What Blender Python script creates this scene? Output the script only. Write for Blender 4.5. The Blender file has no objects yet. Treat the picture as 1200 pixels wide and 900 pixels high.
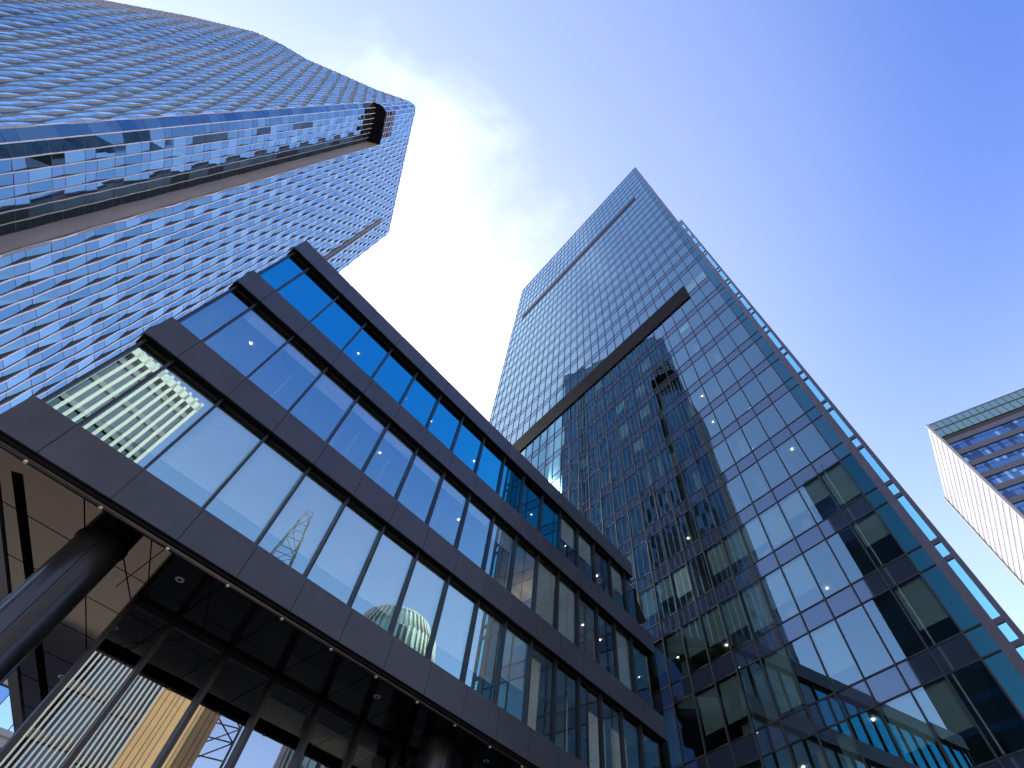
import bpy, math, random
from mathutils import Matrix, Vector
random.seed(7)
C = bpy.context.scene.collection
S = bpy.context.scene
EYE = 1.6                       # camera height above the plaza

# ------------------------------------------------------------------ camera
F_PX, PIT, ROL = 605.91, 1.038975, 0.00641584
PPX, PPY, IW, IH = 669.64, 460.0, 1200, 900
fw = Vector((0, math.cos(PIT), math.sin(PIT)))
up0 = Vector((0, -math.sin(PIT), math.cos(PIT)))
rt0 = Vector((1, 0, 0))
rt = math.cos(ROL) * rt0 + math.sin(ROL) * up0
up = -math.sin(ROL) * rt0 + math.cos(ROL) * up0
cam_d = bpy.data.cameras.new('camera')
cam = bpy.data.objects.new('camera', cam_d)
C.objects.link(cam)
cam.matrix_world = Matrix(((rt.x, up.x, -fw.x, 0), (rt.y, up.y, -fw.y, 0), (rt.z, up.z, -fw.z, EYE), (0, 0, 0, 1)))
cam_d.sensor_width = 36
cam_d.lens = F_PX / IW * 36
cam_d.shift_x = (IW / 2 - PPX) / IW
cam_d.shift_y = (PPY - IH / 2) / IW
cam_d.clip_start = 0.1
cam_d.clip_end = 20000
S.camera = cam

def proj(p):
    v = Vector(p) - Vector((0, 0, EYE))
    d = v.dot(fw)
    if d < 0.1:
        return None
    return (PPX + F_PX * v.dot(rt) / d, PPY - F_PX * v.dot(up) / d)

# ------------------------------------------------------------------ materials
def mat(name):
    m = bpy.data.materials.new(name)
    m.use_nodes = True
    m.node_tree.nodes.clear()
    return m, m.node_tree.nodes, m.node_tree.links

def rgb(c):
    return (c[0], c[1], c[2], 1)

def bump_nodes(n, l, scale, strength, dist=0.02, detail=2.0):
    tc = n.new('ShaderNodeTexCoord')
    nz = n.new('ShaderNodeTexNoise')
    nz.inputs['Scale'].default_value = scale
    nz.inputs['Detail'].default_value = detail
    l.new(tc.outputs['Object'], nz.inputs['Vector'])
    b = n.new('ShaderNodeBump')
    b.inputs['Strength'].default_value = strength
    b.inputs['Distance'].default_value = dist
    l.new(nz.outputs['Fac'], b.inputs['Height'])
    return b

def m_solid(name, col, rough=0.5, metal=0.0, var=0.12, vscale=1.5, bump=0.0, bscale=30, spec=0.5):
    m, n, l = mat(name)
    out = n.new('ShaderNodeOutputMaterial')
    p = n.new('ShaderNodeBsdfPrincipled')
    l.new(p.outputs[0], out.inputs[0])
    p.inputs['Roughness'].default_value = rough
    p.inputs['Metallic'].default_value = metal
    p.inputs['Specular IOR Level'].default_value = spec
    tc = n.new('ShaderNodeTexCoord')
    nz = n.new('ShaderNodeTexNoise')
    nz.inputs['Scale'].default_value = vscale
    nz.inputs['Detail'].default_value = 5
    l.new(tc.outputs['Object'], nz.inputs['Vector'])
    r = n.new('ShaderNodeMapRange')
    r.inputs['From Min'].default_value = 0.3
    r.inputs['From Max'].default_value = 0.7
    r.inputs['To Min'].default_value = 1 - var
    r.inputs['To Max'].default_value = 1 + var
    l.new(nz.outputs['Fac'], r.inputs['Value'])
    mx = n.new('ShaderNodeVectorMath')
    mx.operation = 'SCALE'
    mx.inputs[0].default_value = col
    l.new(r.outputs[0], mx.inputs['Scale'])
    l.new(mx.outputs[0], p.inputs['Base Color'])
    r2 = n.new('ShaderNodeMapRange')
    r2.inputs['To Min'].default_value = max(0.02, rough - 0.08)
    r2.inputs['To Max'].default_value = min(1, rough + 0.08)
    l.new(nz.outputs['Fac'], r2.inputs['Value'])
    l.new(r2.outputs[0], p.inputs['Roughness'])
    if bump:
        b = bump_nodes(n, l, bscale, bump)
        l.new(b.outputs[0], p.inputs['Normal'])
    return m

def m_glass(name, refl, trans, base, rough=0.0, wav=0.0, wscale=0.5, dark=None, steep=0):
    """coated architectural glass: a mirror coat over a see-through tint (or over an opaque backing)"""
    m, n, l = mat(name)
    out = n.new('ShaderNodeOutputMaterial')
    mix = n.new('ShaderNodeMixShader')
    gl = n.new('ShaderNodeBsdfGlossy')
    gl.inputs['Color'].default_value = rgb(refl)
    gl.inputs['Roughness'].default_value = rough
    if dark is None:
        tr = n.new('ShaderNodeBsdfTransparent')
        tr.inputs['Color'].default_value = rgb(trans)
    else:
        tr = n.new('ShaderNodeBsdfDiffuse')
        tr.inputs['Color'].default_value = rgb(dark)
    if steep:
        lw = n.new('ShaderNodeLayerWeight')
        lw.inputs['Blend'].default_value = 0.5
        fr = n.new('ShaderNodeMath'); fr.operation = 'POWER'
        fr.inputs[1].default_value = steep
        l.new(lw.outputs['Facing'], fr.inputs[0])
    else:
        fr = n.new('ShaderNodeFresnel')
        fr.inputs['IOR'].default_value = 1.5
    r = n.new('ShaderNodeMapRange')
    r.inputs['To Min'].default_value = base - 0.04 * (1 - base)
    r.inputs['To Max'].default_value = 1.0
    l.new(fr.outputs[0], r.inputs['Value'])
    l.new(r.outputs[0], mix.inputs['Fac'])
    l.new(tr.outputs[0], mix.inputs[1])
    l.new(gl.outputs[0], mix.inputs[2])
    l.new(mix.outputs[0], out.inputs[0])
    if wav:
        b = bump_nodes(n, l, wscale, wav, 0.02, 1.0)
        l.new(b.outputs[0], gl.inputs['Normal'])
    return m

def m_emit(name, col, st):
    m, n, l = mat(name)
    out = n.new('ShaderNodeOutputMaterial')
    e = n.new('ShaderNodeEmission')
    e.inputs[0].default_value = rgb(col)
    e.inputs[1].default_value = st
    l.new(e.outputs[0], out.inputs[0])
    return m

M = {}
M['fascia'] = m_solid('dark_metal_panel', (0.05, 0.05, 0.061), 0.34, 0.35, 0.14, 1.3, 0.06, 0.8)
M['fascia_gap'] = m_solid('black_gap', (0.006, 0.006, 0.007), 0.7, spec=0.1)
M['mullion'] = m_solid('black_aluminium', (0.018, 0.018, 0.022), 0.35, 0.2)
M['soffit_gap'] = m_solid('soffit_joint', (0.003, 0.003, 0.003), 0.9, spec=0.0)
M['column'] = m_solid('dark_column_metal', (0.03, 0.03, 0.036), 0.24, 0.5, 0.08, 3)
M['rail'] = m_solid('rail_metal', (0.1, 0.09, 0.1), 0.35, 0.8)
M['white_blind'] = m_solid('white_roller_blind', (0.88, 0.89, 0.89), 0.9, 0, 0.03, 4)
M['grey_blind'] = m_solid('grey_roller_blind', (0.36, 0.4, 0.4), 0.9, 0, 0.06, 4)
M['curtain'] = m_solid('pale_curtain', (0.62, 0.6, 0.55), 0.9, 0, 0.1, 8)
M['ceiling'] = m_solid('office_ceiling', (0.66, 0.66, 0.62), 0.8, 0, 0.06, 2)
M['carpet'] = m_solid('office_carpet', (0.08, 0.08, 0.09), 0.9)
M['inner_wall'] = m_solid('office_wall', (0.32, 0.34, 0.34), 0.8, 0, 0.35, 0.25)
M['dark_wall'] = m_solid('dark_office_wall', (0.05, 0.055, 0.06), 0.8, 0, 0.4, 0.25)
M['wood'] = m_solid('warm_timber', (0.35, 0.2, 0.09), 0.6)
M['roof'] = m_solid('roof_felt', (0.16, 0.16, 0.16), 0.9)
M['lamp'] = m_emit('ceiling_lamp', (1.0, 0.93, 0.8), 5.0)
M['warm_lamp'] = m_emit('warm_lamp', (1.0, 0.66, 0.25), 2.5)
M['spot'] = m_solid('spot_lens', (0.75, 0.7, 0.68), 0.35)
M['downlight'] = m_solid('downlight_trim', (0.5, 0.42, 0.38), 0.4)
M['block_glass'] = m_glass('block_glass', (0.66, 1.0, 1.0), (0.92, 0.99, 1.0), 0.5, 0, 0.03, 0.5)
M['block_glass_mid'] = m_glass('block_glass_mid', (0.5, 0.9, 1.0), (0.82, 0.9, 0.92), 0.5, 0, 0.03, 0.5)
M['block_glass_top'] = m_glass('block_glass_top', (0.06, 0.78, 1.0), (0.5, 0.68, 0.7), 0.62, 0, 0.03, 0.5)
M['block_glass_dim_reflection'] = m_glass('block_glass_dim_reflection', (0.55, 0.85, 0.95), (0.85, 0.94, 0.93), 0.13, 0, 0.01, 0.5)  # same glass, with the tower's darker reflection put into its tint and coat
M['shop_glass'] = m_glass('shop_glass', (0.85, 0.95, 1.0), (0.45, 0.5, 0.5), 0.4, 0, 0.04, 0.6)
M['tower_glass'] = m_glass('tower_glass', (0.58, 0.9, 1.0), (0.62, 0.78, 0.75), 0.21, 0, 0.012, 0.35)
M['tower_spandrel'] = m_glass('tower_spandrel', (0.5, 0.68, 0.84), None, 0.17, 0.03, 0.012, 0.35, dark=(0.03, 0.042, 0.065))
M['teal_glass'] = m_glass('teal_glass', (0.5, 0.85, 1.0), (0.018, 0.075, 0.09), 0.05)
M['screen_glass'] = m_glass('screen_glass', (0.6, 0.9, 1.0), (0.3, 0.74, 0.82), 0.06)
M['tower_frame'] = m_solid('tower_frame', (0.065, 0.06, 0.08), 0.4, 0.3)
M['tower_mullion'] = m_solid('tower_mullion', (0.011, 0.013, 0.018), 0.5, 0.0, spec=0.3)
M['louvre'] = m_solid('dark_louvre', (0.018, 0.016, 0.02), 0.6, 0.0, spec=0.25)
M['scale_glass'] = m_glass('scale_glass', (0.5, 0.86, 1.0), None, 0.28, 0.01, 0.03, 0.3, dark=(0.014, 0.03, 0.045), steep=2.2)
M['scale_glass_b'] = m_glass('scale_glass_b', (0.52, 0.86, 1.0), None, 0.34, 0.01, 0.03, 0.3, dark=(0.02, 0.035, 0.05), steep=2.0)
M['scale_glass_c'] = m_glass('scale_glass_c', (0.4, 0.78, 1.0), None, 0.26, 0.01, 0.03, 0.3, dark=(0.012, 0.025, 0.04), steep=2.4)
M['scale_panel'] = m_glass('scale_panel', (0.42, 0.7, 0.9), None, 0.33, 0.06, 0.0, 0.3, dark=(0.03, 0.045, 0.06), steep=2.2)
M['scale_dark'] = m_glass('scale_dark', (0.5, 0.7, 0.8), None, 0.1, 0.02, 0.0, 0.3, dark=(0.012, 0.016, 0.018))
M['fin_edge'] = m_solid('fin_edge_metal', (0.66, 0.6, 0.62), 0.4, 0.1)
M['fin_side'] = m_solid('fin_shade_and_joint', (0.12, 0.11, 0.115), 0.5, 0.1)  # shaded side of the fins put into the colour; dark joints use it too
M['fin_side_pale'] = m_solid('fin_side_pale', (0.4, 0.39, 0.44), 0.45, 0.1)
M['return_wall'] = m_solid('return_wall_panel', (0.23, 0.215, 0.22), 0.55, 0.0, 0.1, 0.2)
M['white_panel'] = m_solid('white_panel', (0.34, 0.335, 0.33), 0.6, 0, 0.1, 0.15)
M['white_panel_shadow'] = m_solid('white_panel_shade', (0.25, 0.26, 0.275), 0.6, 0, 0.1, 0.15)  # white panel with groove shade put into the colour; partitions use it too
M['far_glass'] = m_glass('far_glass', (0.35, 0.6, 0.95), None, 0.4, 0.02, 0.0, 1, dark=(0.01, 0.03, 0.08))
M['far_glass_dark'] = m_glass('far_glass_dark', (0.3, 0.45, 0.7), None, 0.25, 0.02, 0.0, 1, dark=(0.01, 0.02, 0.05))
M['far_glass_pale'] = m_glass('far_glass_pale', (0.6, 0.85, 1.0), None, 0.6, 0.05, 0.0, 1, dark=(0.1, 0.2, 0.3))
M['far_spandrel'] = m_solid('far_spandrel', (0.085, 0.088, 0.115), 0.6)
M['crown_glass'] = m_glass('crown_glass', (0.55, 0.85, 0.72), None, 0.35, 0.05, 0, 1, dark=(0.13, 0.2, 0.18))
M['dark_line'] = m_solid('dark_recess', (0.03, 0.025, 0.028), 0.7)
M['stone'] = m_solid('golden_stone', (0.72, 0.46, 0.2), 0.75, 0, 0.12, 0.15)
M['rib'] = m_solid('pale_rib', (0.56, 0.53, 0.45), 0.6, 0, 0.06, 0.2)
M['steel'] = m_solid('lattice_steel', (0.16, 0.15, 0.14), 0.5, 0.4)
M['paving'] = m_solid('granite_paving', (0.17, 0.155, 0.14), 0.6, 0, 0.12, 0.6)
M['asphalt'] = m_solid('asphalt', (0.05, 0.05, 0.052), 0.85, 0, 0.2, 0.8)
M['paint'] = m_solid('road_paint', (0.8, 0.8, 0.78), 0.6)
M['kerb'] = m_solid('kerb_stone', (0.32, 0.31, 0.3), 0.7)

def m_soffit():
    m, n, l = mat('bronze_soffit')
    out = n.new('ShaderNodeOutputMaterial')
    p = n.new('ShaderNodeBsdfPrincipled')
    p.inputs['Base Color'].default_value = (0.07, 0.056, 0.045, 1)
    p.inputs['Metallic'].default_value = 1.0
    p.inputs['Roughness'].default_value = 0.07
    b = bump_nodes(n, l, 0.6, 0.3, 0.02, 1.0)
    l.new(b.outputs[0], p.inputs['Normal'])
    l.new(p.outputs[0], out.inputs[0])
    return m
M['soffit'] = m_soffit()

# ------------------------------------------------------------------ mesh builder
class MB:
    def __init__(self):
        self.v, self.f, self.mi, self.mats, self.sm = [], [], [], [], []

    def m(self, name):
        if name not in self.mats:
            self.mats.append(name)
        return self.mats.index(name)

    def quad(self, a, b, c, d, m):
        i = len(self.v)
        self.v += [tuple(a), tuple(b), tuple(c), tuple(d)]
        self.f.append((i, i + 1, i + 2, i + 3))
        self.mi.append(self.m(m))
        self.sm.append(False)

    def tri(self, a, b, c, m):
        i = len(self.v)
        self.v += [tuple(a), tuple(b), tuple(c)]
        self.f.append((i, i + 1, i + 2))
        self.mi.append(self.m(m))
        self.sm.append(False)

    def box(self, x0, x1, y0, y1, z0, z1, m, mbot=None, mtop=None):
        i = len(self.v)
        self.v += [(x, y, z) for z in (z0, z1) for (x, y) in ((x0, y0), (x1, y0), (x1, y1), (x0, y1))]
        fs = [(0, 3, 2, 1), (4, 5, 6, 7), (0, 1, 5, 4), (1, 2, 6, 5), (2, 3, 7, 6), (3, 0, 4, 7)]
        ms = [mbot or m, mtop or m, m, m, m, m]
        for q, mm in zip(fs, ms):
            self.f.append(tuple(i + t for t in q))
            self.mi.append(self.m(mm))
            self.sm.append(False)

    def prism(self, poly, z0, z1, m, mbot=None, mtop=None):
        i = len(self.v)
        n = len(poly)
        self.v += [(x, y, z0) for x, y in poly] + [(x, y, z1) for x, y in poly]
        self.f.append(tuple(i + t for t in reversed(range(n))))
        self.mi.append(self.m(mbot or m)); self.sm.append(False)
        self.f.append(tuple(i + n + t for t in range(n)))
        self.mi.append(self.m(mtop or m)); self.sm.append(False)
        for t in range(n):
            u = (t + 1) % n
            self.f.append((i + t, i + u, i + n + u, i + n + t))
            self.mi.append(self.m(m)); self.sm.append(False)

    def cyl(self, a, b, r, m, seg=12, r2=None, caps=True):
        a, b = Vector(a), Vector(b)
        r2 = r if r2 is None else r2
        d = (b - a).normalized()
        x = d.orthogonal().normalized()
        y = d.cross(x)
        i = len(self.v)
        for (c, rr) in ((a, r), (b, r2)):
            for k in range(seg):
                t = 2 * math.pi * k / seg
                self.v.append(tuple(c + rr * (math.cos(t) * x + math.sin(t) * y)))
        for k in range(seg):
            j = (k + 1) % seg
            self.f.append((i + k, i + j, i + seg + j, i + seg + k))
            self.mi.append(self.m(m)); self.sm.append(True)
        if caps:
            self.f.append(tuple(i + k for k in reversed(range(seg))))
            self.mi.append(self.m(m)); self.sm.append(False)
            self.f.append(tuple(i + seg + k for k in range(seg)))
            self.mi.append(self.m(m)); self.sm.append(False)

    def build(self, name, parent=None, stuff=False):
        me = bpy.data.meshes.new(name)
        me.from_pydata(self.v, [], self.f)
        for q in self.mats:
            me.materials.append(M[q])
        me.polygons.foreach_set('material_index', self.mi)
        me.polygons.foreach_set('use_smooth', self.sm)
        me.update()
        o = bpy.data.objects.new(name, me)
        C.objects.link(o)
        if parent:
            o.parent = parent
        if stuff:
            o['kind'] = 'stuff'
        return o

def thing(name, label, cat, loc=(0, 0, 0), rz=0.0, group=None):
    o = bpy.data.objects.new(name, None)
    o.empty_display_size = 0.5
    C.objects.link(o)
    o.location = loc
    o.rotation_euler = (0, 0, rz)
    o['label'] = label
    o['category'] = cat
    if group:
        o['group'] = group
    return o

def struct(name, mb):
    o = mb.build(name)
    o['kind'] = 'structure'
    return o

def area_in_frame(pts):
    q = [proj(p) for p in pts]
    if any(t is None for t in q):
        return 0
    cx = sum(t[0] for t in q) / len(q)
    cy = sum(t[1] for t in q) / len(q)
    if not (0 <= cx <= IW and 0 <= cy <= IH):
        return 0
    a = 0
    for i in range(len(q)):
        j = (i + 1) % len(q)
        a += q[i][0] * q[j][1] - q[j][0] * q[i][1]
    return abs(a) / 2

# ------------------------------------------------------------------ ground
g = MB()
g.quad((-4000, -4000, -0.12), (4000, -4000, -0.12), (4000, 4000, -0.12), (-4000, 4000, -0.12), 'asphalt')
struct('ground', g)
pl = MB()
pl.prism([(-47, -12), (24, -30), (62, 26), (62, 78), (-47, 78)], -0.1, 0.0, 'paving')
struct('pavement', pl)
kb = MB()
for (a, b) in (((-47, -12), (24, -30)), ((24, -30), (62, 26))):
    a, b = Vector(a), Vector(b)
    d = (b - a).normalized(); nn = Vector((d.y, -d.x))
    q = [a, b, b + nn * 0.25, a + nn * 0.25]
    kb.prism([(t.x, t.y) for t in reversed(q)], -0.12, 0.01, 'kerb')
struct('kerb', kb)
rp = MB()
a, b = Vector((-60, -14)), Vector((34, -38))
d = (b - a).normalized(); nn = Vector((-d.y, d.x))
t = 0
while t < (b - a).length:
    p0 = a + d * t; p1 = a + d * (t + 3)
    rp.prism([tuple(p0), tuple(p1), tuple(p1 + nn * 0.15), tuple(p0 + nn * 0.15)], -0.118, -0.112, 'paint')
    t += 7
struct('road_markings', rp)

# ------------------------------------------------------------------ 1. dark office block
dL = Vector((0.609704, 0.792629)); aL = math.atan2(dL.y, dL.x)
U0, D0 = -2.36, 12.0
nL = Vector((-0.792629, 0.609704))
oL = dL * U0 + nL * D0
blk = thing('office_block', 'low dark metal office block with three glazed storeys overhanging a column', 'building', (oL.x, oL.y, 0), aL)
# everything below is in (u, d, z) with z above the eye; LX shifts to the block's own base
class LB(MB):
    def build(self, name, parent=blk, stuff=False):
        self.v = [(x - U0, y - D0, z + EYE) for x, y, z in self.v]
        return MB.build(self, name, parent, stuff)
MOD, J0 = 1.495, -1.455
joints = [J0 + MOD * k for k in range(0, 18)]       # -1.455 ... 23.96
rng0 = random.Random(21)
bands = [(8.05, 9.02, 22.9), (12.19, 13.22, 22.9), (16.38, 17.43, 22.9), (20.42, 21.47, 21.56)]
for bi, (z0, z1, ur) in enumerate(bands):
    b = LB()
    xs = [U0] + [j for j in joints if j < ur - 0.3] + [ur]
    for x0, x1 in zip(xs[:-1], xs[1:]):
        g0 = 0.007 if x0 > U0 else 0
        g1 = 0.007 if x1 < ur else 0
        t0, t1 = rng0.gauss(0, 0.0018), rng0.gauss(0, 0.0018)
        n0 = len(b.v)
        b.box(x0 + g0, x1 - g1, 12.0, 12.05, z0, z1, 'fascia')
        b.v[n0:] = [(x, y + t0 * (x - x0) + t1 * (z - z0) - 0.002, z) for x, y, z in b.v[n0:]]
    b.box(U0 + 0.003, ur - 0.003, 12.05, 12.46, z0 + 0.004, z1 - 0.004, 'fascia_gap')
    b.build('fascia')
    if bi == 3:
        r = LB()
        r.prism([(U0 + 0.1, 12.46), (21.5, 12.46), (26.0, 13.9), (28.6, 30), (6.8, 30)], 20.9, 21.0, 'roof')
        r.build('roof')
# storeys
GD = 12.27
rng = random.Random(3)
blk_rows = [(9.02, 12.19, 'block_glass'), (13.22, 16.38, 'block_glass_mid'), (17.43, 20.42, 'block_glass_top')]
for ri, (z0, z1, gm) in enumerate(blk_rows):
    ur = 22.35 if ri < 2 else 21.9
    xs = [-2.22] + [j for j in joints if j < ur - 0.4] + [ur]
    for k, (x0, x1) in enumerate(zip(xs[:-1], xs[1:])):
        a_, b_ = rng.gauss(0, 0.0022), rng.gauss(0, 0.0022)
        w = LB()
        zz0, zz1 = z0 - 0.02, z1 + 0.02
        def pt(x, z):
            return (x, GD + a_ * (x - (x0 + x1) / 2) + b_ * (z - (z0 + z1) / 2), z)
        w.quad(pt(x0, zz0), pt(x1, zz0), pt(x1, zz1), pt(x0, zz1), gm if k < (11, 11, 12)[ri] else 'block_glass_dim_reflection')
        wo = w.build('window')
        drop, bm = 0, None
        if ri == 0:
            if 0 <= k <= 9:
                drop, bm = (0.80, 0.77, 0.76, 0.76, 0.75, 0.75, 0.76, 0.76, 0.73, 0.74)[k], 'white_blind'
            elif k == 10:
                drop, bm = 0.6, 'white_blind'
        elif ri == 1:
            if 1 <= k <= 9:
                drop, bm = rng.choice((0.18, 0.22, 0.3, 0.2)), 'white_blind'
            elif k in (11, 12, 15):
                drop, bm = 0.85, 'grey_blind'
        else:
            if k in (12, 13, 15):
                drop, bm = 0.5, 'grey_blind'
        if bm:
            q = LB()
            zb = z1 - (z1 - z0) * drop
            q.box(x0 + 0.06, x1 - 0.06, GD + 0.16, GD + 0.165, zb, z1 - 0.02, bm)
            q.box(x0 + 0.06, x1 - 0.06, GD + 0.15, GD + 0.175, zb - 0.035, zb, 'rail')
            qo = q.build('blind', wo)
            qo.parent = wo
    mls = [-2.22] + [j for j in joints if j < ur - 0.4]
    for x in mls:
        w = LB()
        w.box(x - 0.035, x + 0.035, GD - 0.11, GD + 0.1, z0 - 0.01, z1 + 0.01, 'mullion')
        w.build('mullion')
    w = LB()
    w.box(-2.2, ur, GD - 0.02, GD + 0.12, z1 - 0.06, z1 + 0.02, 'mullion')
    w.box(-2.2, ur, GD - 0.03, GD + 0.12, z0 - 0.02, z0 + 0.05, 'mullion')
    w.build('window_frame')
    # interior
    fl = LB()
    fl.prism([(-2.1, 12.5), (ur + 0.2, 12.5), (25.5, 14.4), (27, 22), (2.9, 22)], z0 - 0.78, z0 - 0.05, 'ceiling', 'ceiling', 'carpet')
    fl.build('floor_slab')
    iw = LB()
    iw.quad((1.2, 18.6, z0), (26, 18.6, z0), (26, 18.6, z1), (1.2, 18.6, z1), 'inner_wall' if ri else 'dark_wall')
    for x in ((3.4, 8.1, 12.2, 15.6, 19.3) if ri == 1 else (5.2, 11.4, 17.2, 20.5)):
        iw.box(x, x + 0.12, 13.4, 18.6, z0, z1, 'inner_wall')
    iw.quad((-2.05, 12.6, z0), (1.2, 18.6, z0), (1.2, 18.6, z1), (-2.05, 12.6, z1), 'inner_wall')
    iw.build('interior_wall')
    cs = LB()
    cs.prism([(-2.1, 12.5), (ur + 0.2, 12.5), (25.5, 14.4), (27, 22), (2.9, 22)], z1 + 0.03, z1 + 0.06, 'ceiling')
    cs.build('interior_ceiling')
    for x in [j + 0.75 for j in joints if j < 21.5]:
        for dd in ((13.6, 15.6) if ri else (14.4,)):
            if rng.random() < 0.66:
                continue
            li = LB()
            li.cyl((x, dd, z1 + 0.005), (x, dd, z1 + 0.028), 0.03, 'lamp', 10)
            li.build('ceiling_light')
for (x, z0, z1) in ((0.9, 13.22, 16.38), (3.9, 13.22, 16.38), (5.4, 13.22, 16.38), (8.2, 13.22, 16.38), (12.9, 17.43, 20.42), (16.2, 17.43, 20.42), (17.4, 13.22, 16.38)):
    pf = LB()
    pf.box(x, x + 0.07, 12.9, 12.97, z0, z1, 'white_panel')
    pf.box(x, x + 0.07, 12.97, 15.8, z1 - 0.55, z1 - 0.48, 'white_panel')
    pf.box(x, x + 0.07, 15.8, 15.87, z0, z1, 'white_panel')
    pf.build('partition_frame')
# curtain, light bar and warm panel made to glow by its material seen inside the right-hand bays
cu = LB()
for k in range(9):
    x = 14.05 + 0.07 * k
    cu.quad((x, 12.75 + 0.05 * (k % 2), 9.05), (x + 0.07, 12.75 + 0.05 * ((k + 1) % 2), 9.05), (x + 0.16, 12.75 + 0.05 * ((k + 1) % 2), 12.1), (x + 0.05, 12.75 + 0.05 * (k % 2), 12.1), 'curtain')
cu.build('curtain')
for x in (18.0, 19.6):
    cu = LB()
    cu.box(x, x + 1.1, 12.85, 12.9, 9.05, 11.7, 'curtain')
    cu.build('curtain')
tb = LB(); tb.box(14.6, 15.9, 14.5, 14.6, 15.2, 15.7, 'warm_lamp'); tb.build('glowing_panel')
for x in (15.3, 16.6):
    tb = LB(); tb.box(x, x + 0.08, 12.9, 14.6, 11.98, 12.05, 'curtain'); tb.build('light_bar')
# solid ends and link to the tower
en = LB()
en.box(22.36, 22.6, 12.47, 16, 7.9, 20.4, 'fascia_gap')
en.box(22.6, 26.6, 14.6, 14.9, -1.6, 20.9, 'far_glass_dark')
en.build('link_wall')
# left end wall (skewed, out of sight from the plaza in front)
le = LB()
for (z0, z1, gm) in blk_rows:
    le.quad((-2.22, GD, z0 - 0.3), (6.8, 30, z0 - 0.3), (6.8, 30, z1 + 0.3), (-2.22, GD, z1 + 0.3), 'far_glass_dark')
for (z0, z1, ur) in bands:
    le.prism([(U0 + 0.01, 12.47), (-2.1, 12.47), (6.9, 30.0), (6.6, 30.05)], z0, z1, 'fascia')
le.build('end_wall')
bw = LB()
bw.quad((6.8, 30, 8.05), (28.6, 30, 8.05), (28.6, 30, 21.0), (6.8, 30, 21.0), 'fascia')
bw.build('back_wall')
# soffit with joints
ZS = 8.10
so = LB()
so.prism([(-2.2, 12.46), (22.4, 12.46), (22.6, 14.6), (27, 14.6), (28.6, 30), (6.95, 30)], ZS, ZS + 0.1, 'soffit')
def strip(x0, y0, x1, y1, w, m, h=0.004):
    p, q = Vector((x0, y0)), Vector((x1, y1))
    t = (q - p).normalized(); nn = Vector((-t.y, t.x)) * w / 2
    so.prism([tuple(p - nn), tuple(q - nn), tuple(q + nn), tuple(p + nn)], ZS - h, ZS + 0.01, m)
eu = lambda d: -2.2 + (d - 12.46) * 0.522          # left edge of the soffit
for dd in (13.95, 15.5, 17.0, 18.5, 20.0, 21.5, 23, 24.5):
    strip(eu(dd) + 0.02, dd, min(eu(dd) + 6.5, 3.3 + 9 * (dd < 14.6)), dd, 0.024, 'soffit_gap', 0.003)
for off in (1.9, 3.4, 4.9):
    strip(-2.2 + off, 12.5, eu(24) + off, 24, 0.024, 'soffit_gap', 0.005)
for k in range(1, 14):
    strip(0.04 + MOD * k, 12.5, 0.04 + MOD * k, 14.6, 0.022, 'soffit_gap', 0.0045)
strip(0.4, 12.5, 4.6, 18.5, 0.024, 'soffit_gap', 0.006)
strip(-1.46, 12.92, 2.95, 21.0, 0.2, 'soffit_gap', 0.008)
strip(2.95, 21.0, 7.4, 29.2, 0.2, 'soffit_gap', 0.008)
so.build('soffit')
# drip rail with small lights
rl = LB()
rl.cyl((-2.3, 12.21, 7.99), (22.3, 12.21, 7.99), 0.055, 'rail', 16)
rl.box(-2.3, 22.3, 12.08, 12.16, 7.98, 8.05, 'fascia_gap')
rl.build('soffit_rail')
for k in range(0, 16):
    x = J0 + MOD * k
    li = LB()
    li.cyl((x, 12.22, 7.91), (x, 12.22, 7.97), 0.038, 'spot', 12)
    li.build('rail_light')
for (x, dd) in ((2.3, 13.17), (8.33, 13.16), (12.83, 13.14), (18.8, 13.15), (2.56, 19.25)):
    li = LB()
    li.cyl((x, dd, ZS - 0.015), (x, dd, ZS), 0.1, 'downlight', 20)
    li.cyl((x, dd, ZS - 0.018), (x, dd, ZS - 0.014), 0.045, 'fascia_gap', 14)
    li.build('downlight')
for (x, dd) in ((0.62, 13.55), (11.12, 13.55)):
    co = LB()
    co.cyl((x, dd, -EYE), (x, dd, ZS), 0.5, 'column', 72, caps=False)
    co.cyl((x, dd, -EYE), (x, dd, -EYE + 0.12), 0.56, 'column', 72)
    co.cyl((x, dd, ZS - 0.03), (x, dd, ZS - 0.002), 0.53, 'fascia_gap', 72)
    for an in (-104, 16, 136):
        t = math.radians(an)
        px, py = x + 0.5 * math.cos(t), dd + 0.5 * math.sin(t)
        co.cyl((px, py, -EYE + 0.1), (px, py, ZS - 0.03), 0.008, 'fascia_gap', 6)
    co.build('column')
# recessed ground floor glazing
GG = 14.65
xs = [2.03, 3.05, 4.57, 6.03, 7.55, 9.02, 10.52, 12.0, 13.5, 15.0, 16.5, 18.0, 19.5, 21.0, 22.5]
for k, (x0, x1) in enumerate(zip(xs[:-1], xs[1:])):
    a_, b_ = rng.gauss(0, 0.0025), rng.gauss(0, 0.0025)
    w = LB()
    def pg(x, z):
        return (x, GG + a_ * (x - (x0 + x1) / 2) + b_ * (z - 3), z)
    w.quad(pg(x0, -1.5), pg(x1, -1.5), pg(x1, ZS), pg(x0, ZS), 'shop_glass')
    wo = w.build('shopfront_window')
    if k >= 3:
        q = LB()
        q.box(x0 + 0.1, x1 - 0.1, GG + 0.25, GG + 0.3, 7.25, 7.75, 'curtain')
        q.build('valance', wo)
for x in xs:
    w = LB()
    w.box(x - 0.05, x + 0.05, GG - 0.16, GG + 0.12, -EYE, ZS - 0.001, 'mullion')
    w.build('mullion')
w = LB()
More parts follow.
